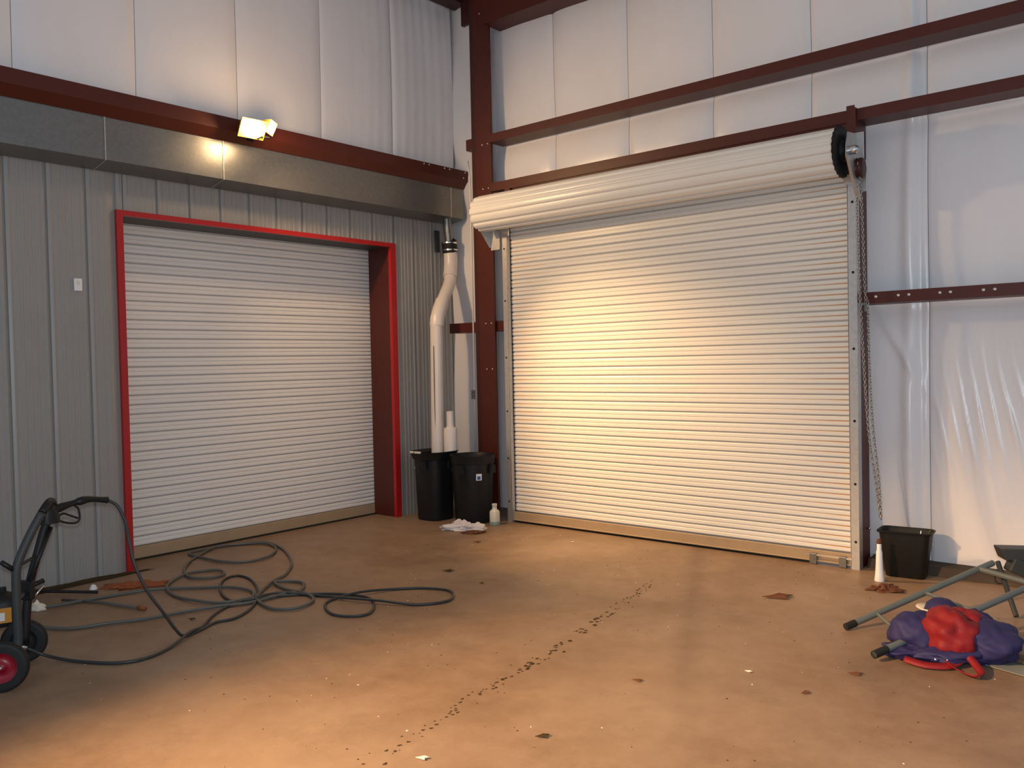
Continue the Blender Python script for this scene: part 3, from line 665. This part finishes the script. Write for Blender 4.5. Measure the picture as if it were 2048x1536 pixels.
# ------------------------------------------------------------------ pressure washer trolley
pw = empty('pressure_washer', 'black wheeled pressure washer trolley cut by the left photo edge', 'washer', (1.95, -5.12, 0))
O = Vector((1.95, -5.12, 0))
ax = Vector((2.133 - 1.72, -5.246 + 4.985, 0)).normalized()
def loc(P): return [Vector(p) - O for p in P]
def wheel(c, rr, hubm, wd=.055):
    c = Vector(c) - O; q = ax.to_track_quat('Z', 'Y').to_matrix().to_4x4(); T = Matrix.Translation(c) @ q
    tyre = []
    for k in range(13):
        a = PI * k / 12; tyre.append((rr - .022 + .022 * math.sin(a) ** .6, -wd / 2 * math.cos(a)))
    tyre = [(rr * .60, -wd / 2)] + tyre + [(rr * .60, wd / 2)]
    w_ = MB().lathe(tyre, n=40, mtx=T).make('wheel', RUB, pw, True)
    h = MB().lathe([(0, .018), (.018, .02), (.022, .006), (rr * .45, -.004), (rr * .56, .018), (rr * .62, .024), (rr * .62, -.024), (0, -.02)], n=32, mtx=T).make('hub', hubm, w_, True)
    MB().lathe([(0, .034), (.010, .030), (.012, .018)], n=12, mtx=T).make('axle_cap', CHROME, w_, True)
wheel((2.133, -5.246, .135), .135, HUB); wheel((1.72, -4.985, .125), .125, RUB)
MB().tube(loc([(2.11, -5.23, .13), (1.74, -5.0, .13)]), .012, 10).make('axle', DGREY, pw, True)
near = [(1.99, -5.145, .13), (1.970,-5.105,0.197),(1.970,-5.105,0.436),(1.970,-5.100,0.602),(1.970,-5.068,0.695),(1.970,-5.013,0.806),(1.965,-4.955,0.90)]
far = [(1.77, -5.0, .13), (1.770,-4.981,0.345),(1.770,-4.961,0.473),(1.770,-4.917,0.626),(1.770,-4.874,0.767),(1.775,-4.835,0.86)]
MB().tube(spline(loc(near), 6), .024, 12).make('handle_tube', DGREY, pw, True)
MB().tube(spline(loc(far), 6), .024, 12).make('handle_tube', BLACKP, pw, True)
MB().tube(spline(loc([near[-1], (1.92, -4.90, .945), (1.83, -4.845, .93), far[-1]]), 6), .024, 12).make('grip_bar', BLACKP, pw, True)
MB().tube(loc([(1.97, -5.10, .44), (1.77, -4.965, .44)]), .014, 10).make('cross_brace', DGREY, pw, True)
MB().tube(loc([(1.97, -5.10, .62), (1.77, -4.92, .62)]), .010, 10).make('cross_brace', DGREY, pw, True)
MB().tube(loc([(1.97, -5.175, .66), (1.97, -5.107, .60)]), .014, 10).make('hose_hook', BLACKP, pw, True)
MB().tube(loc([(1.77, -4.885, .47), (1.77, -4.96, .45)]), .014, 10).make('hose_hook', BLACKP, pw, True)
MB().tube(loc([(1.765, -4.885, .44), (1.765, -4.95, .37)]), .006, 8).make('latch_pin', CHROME, pw, True)
bevel(MB().box((-.05, -.02, 0), (.05, .02, .11), mtx=Matrix.Translation(Vector((1.86, -5.02, .40)) - O) @ Matrix.Rotation(.6, 4, 'Z')).make('clip_block', BLACKP, pw), .008)
body = MB().box((-.16, -.12, 0), (.16, .12, .22)); bo = body.make('pump_body', BLACKP, pw); bo.location = Vector((1.66, -5.34, .10)) - O; bo.rotation_euler = (0, 0, -.57); bevel(bo, .03, 3)
mo = MB().tube([(-.15, 0, .30), (.15, 0, .30)], .085, 20).make('motor_barrel', DGREY, pw, True); mo.location = Vector((1.52, -5.46, .03)) - O; mo.rotation_euler = (0, 0, -.57)
MB().tube(loc([(1.76, -4.985, .09), (1.70, -5.06, .13)]), .014, 10).make('outlet_fitting', CHROME, pw, True)
MB().tube(loc([(1.80, -5.16, .33), (1.66, -5.28, .0)]), .014, 8).make('support_leg', BLACKP, pw, True)
MB().lathe([(0, .008), (.012, .007), (.014, 0)], n=12, mtx=Matrix.Translation(Vector((1.80, -4.945, .545)) - O) @ Matrix.Rotation(PI / 2, 4, 'Y')).make('red_button', HUB, pw, True)
# spray gun resting in the handle
gn = empty('spray_gun', 'black trigger spray gun holstered on top of the trolley handle', 'spray gun', (1.88, -4.89, .88))
GO = Vector((1.88, -4.89, .88))
gb = crumple('gun_body', BLACKP, (0, 0, -.06), .055, .06, .13, 4, None, None, gn, nn=14, amp=.12)
hd = [Vector(p) - GO for p in [(1.870,-4.870,0.885),(1.860,-4.801,0.904),(1.860,-4.730,0.918),(1.860,-4.70,0.922),(1.860,-4.642,0.926),(1.860,-4.538,0.907)]]
MB().tube(spline(hd, 5), [.021 + .004 * math.sin(i * .5) for i in range(26)], 12).make('gun_handle', BLACKP, gn, True)
MB().tube(spline([Vector(p) - GO for p in [(1.860,-4.736,0.904),(1.860,-4.711,0.876),(1.860,-4.707,0.816),(1.860,-4.734,0.796),(1.860,-4.791,0.808),(1.860,-4.832,0.830)]], 5), .0065, 8).make('trigger_guard', BLACKP, gn, True)
MB().tube(spline([Vector(p) - GO for p in [(1.860,-4.832,0.845),(1.860,-4.80,0.862),(1.860,-4.761,0.845),(1.860,-4.716,0.822)]], 5), .006, 8).make('trigger', BLACKP, gn, True)
MB().lathe([(0, .004), (.006, .003), (.008, 0)], n=10, mtx=Matrix.Translation((.035, -.025, .03)) @ Matrix.Rotation(PI / 2, 4, 'Y')).make('chrome_screw', CHROME, gn, True)
MB().tube([Vector(p) - GO for p in [(1.90, -4.885, .80), (1.95, -5.03, .52)]], .013, 10).make('lance_tube', BLACKP, gn, True)
# jug behind the trolley
jg = empty('oil_jug', 'dark jug with orange and white label behind the trolley wheels', 'jug', (.78, -4.78, 0), rz=-.32)
autosmooth(MB().lathe([(0, 0), (.09, 0), (.095, .01), (.095, .15), (.07, .20), (.025, .22), (.025, .25), (0, .25)], n=24, sq=3).make('jug_body', BLACKP, jg))
MB().box((.0955, -.05, .03), (.0975, .05, .13)).make('jug_label', YEL, jg); MB().box((.098, -.035, .045), (.0985, .01, .10)).make('label_print', WHITE, jg)

# ------------------------------------------------------------------ bent metal frame on the right
mf = empty('metal_frame', 'toppled grey tubular ladder frame lying beside the blue and red bag', 'frame', (5.3, -1.59, 0))
FO = Vector((5.3, -1.59, 0))
def ft(name, P, rr=.020, m=GTUBE, flat=None): return autosmooth(MB().tube([Vector(p) - FO for p in P], rr, 12, flat=flat).make(name, m, mf))
A0 = Vector((5.305, -1.60, .022)); A1 = Vector((5.91, -.55, .30)); B0 = Vector((5.62, -2.07, .045)); B1 = Vector((6.30, -.60, .30))
ft('side_rail', [A0, A1]); ft('side_rail', [B0, B1])
ft('rubber_foot', [A0, A0.lerp(A1, .06)], .0225, RUB); ft('rubber_foot', [B0, B0.lerp(B1, .06)], .0225, RUB)
def on(a, b, t_): return a.lerp(b, t_)
ft('rung', [on(A0, A1, .20), on(B0, B1, .16)], .011); ft('rung', [on(A0, A1, .52), on(B0, B1, .50)], .012); ft('rung', [on(A0, A1, .90), on(B0, B1, .84)], .018)
ft('back_leg', [(5.93, -.50, .30), (6.08, -.75, .02)], .016, DGREY)
ft('back_leg', [(6.25, -.40, .32), (6.42, -.30, .02)], .016, DGREY)
tp = MB().prism([(-.10, 0), (.26, 0), (.28, .075), (-.13, .08)], -.07, .07, 1).make('head_tray', DGREY, mf); tp.location = Vector((6.03, -.40, .315)) - FO; tp.rotation_euler = (0, 0, .55); bevel(tp, .008)
hj = MB().box((-.06, -.05, -.10), (.10, .05, 0)).make('hinge_block', DGREY, mf); hj.location = Vector((6.05, -.42, .315)) - FO; hj.rotation_euler = (0, .4, .6); bevel(hj, .01)
MB().tube(spline([(5.92, -.55, .23), (5.93, -.56, .18), (5.96, -.54, .17), (5.97, -.52, .22)], 5), .004, 6).make('wire_hook', DARK, mf).location = -FO

# ------------------------------------------------------------------ bag
bg = empty('backpack', 'slumped navy and red nylon bag with red straps on the floor', 'bag', (5.93, -1.72, 0), rz=.62)
def lump(name, m, c, s_, seed, amp=.22, nn=26, rot=(0, 0, 0)):
    V = []; F = []
    for i in range(nn + 1):
        for q in range(nn * 2):
            th = PI * i / nn; ph_ = PI * q / nn
            v = Vector((math.sin(th) * math.cos(ph_), math.sin(th) * math.sin(ph_), math.cos(th)))
            d = 1 + amp * noise.noise(v * 1.7 + Vector((seed, 0, seed))) + amp * .45 * noise.noise(v * 4.5 + Vector((0, seed, 0)))
            V.append((v.x * d * s_[0], v.y * d * s_[1], v.z * d * s_[2]))
    for i in range(nn):
        for q in range(2 * nn): F.append((i * 2 * nn + q, (i + 1) * 2 * nn + q, (i + 1) * 2 * nn + (q + 1) % (2 * nn), i * 2 * nn + (q + 1) % (2 * nn)))
    o = ob(name, V, F, m, bg, True); o.location = c; o.rotation_euler = rot
    return o
lump('side_pocket', NAVY, (-.17, .08, .105), (.14, .14, .12), 1)
lump('front_panel', REDC, (-.01, .0, .13), (.155, .17, .145), 2)
lump('main_body', NAVY, (.16, -.02, .10), (.20, .18, .115), 3)
lump('base_fold', NAVY, (.0, -.11, .05), (.22, .08, .05), 9, .35)
lump('loose_flap', NAVY, (-.24, .0, .035), (.15, .09, .035), 12, .4)
lump('top_flap', NAVY, (.10, .17, .12), (.17, .10, .10), 5, .35)
lump('top_panel', REDC, (.10, .06, .165), (.12, .12, .09), 6)
def strap(P, wd=.020, th=.003, m=REDC):
    P = spline(P, 8); V = []; F = []
    for k, p in enumerate(P):
        t_ = (P[min(k + 1, len(P) - 1)] - P[max(k - 1, 0)]).normalized(); s_ = Vector((0, 0, 1)).cross(t_)
        s_ = (s_ * .75 + Vector((0, 0, .5))).normalized() * wd; nrm = t_.cross(s_).normalized() * th
        V += [p + s_ + nrm, p - s_ + nrm, p - s_ - nrm, p + s_ - nrm]
    for k in range(len(P) - 1):
        for q in range(4): F.append((4 * k + q, 4 * k + (q + 1) % 4, 4 * k + 4 + (q + 1) % 4, 4 * k + 4 + q))
    F += [(3, 2, 1, 0), tuple(4 * (len(P) - 1) + q for q in range(4))]
    return ob('strap', V, F, m, bg, True)
strap([(-.01, -.15, .10), (.02, -.22, .05), (.02, -.31, .022), (-.03, -.36, .022), (-.07, -.30, .022), (-.09, -.20, .03), (-.10, -.14, .05)])
strap([(-.30, -.12, .03), (-.22, -.19, .022), (-.12, -.21, .022), (-.06, -.19, .03), (0, -.16, .05)])
for k, (a, b) in enumerate(((-.16, -.185), (-.10, -.19), (.03, -.185))): MB().lathe([(0, .008), (.006, .006), (.008, 0)], n=10, c=(a, b, .05)).make('strap_rivet', CHROME, bg, True)
cp = empty('cap', 'navy cap with cream brim lying on top of the bag', 'cap', (5.80, -1.40, .14), rz=.5)
autosmooth(MB().lathe([(.095, 0), (.093, .03), (.08, .065), (.05, .09), (0, .098)], n=24).make('cap_crown', NAVY, cp), 80)
V = []; F = []
for k in range(13):
    a = math.radians(95 + 120 * k / 12 - 10); V += [(.092 * math.cos(a), .092 * math.sin(a), .012), ((.092 + .05 * math.sin(PI * k / 12)) * math.cos(a), (.092 + .05 * math.sin(PI * k / 12)) * math.sin(a), .030)]
n = len(V); V += [(a, b, c + .006) for a, b, c in V]
for k in range(12): F += [(2 * k, 2 * k + 2, 2 * k + 3, 2 * k + 1), (n + 2 * k, n + 2 * k + 1, n + 2 * k + 3, n + 2 * k + 2), (2 * k + 1, 2 * k + 3, n + 2 * k + 3, n + 2 * k + 1)]
ob('cap_brim', V, F, CREAM, cp, True)
bd = MB().box((-.28, -.045, 0), (.28, .045, .02)).make('wood_board', WOOD); bd.location = (6.27, -1.62, .018); bd.rotation_euler = (0, 0, -.25); tag(bd, 'dark wooden board on the floor right of the bag', 'board'); bevel(bd, .003)
ps = MB().box((-.30, -.14, 0), (.30, .14, .004)).make('plastic_sheet', mat('pale_grey_sheet', (.22, .23, .20), .45)); ps.location = (6.22, -1.66, .006); ps.rotation_euler = (0, 0, -.3); tag(ps, 'flat pale grey sheet under the board right of the bag', 'sheet')
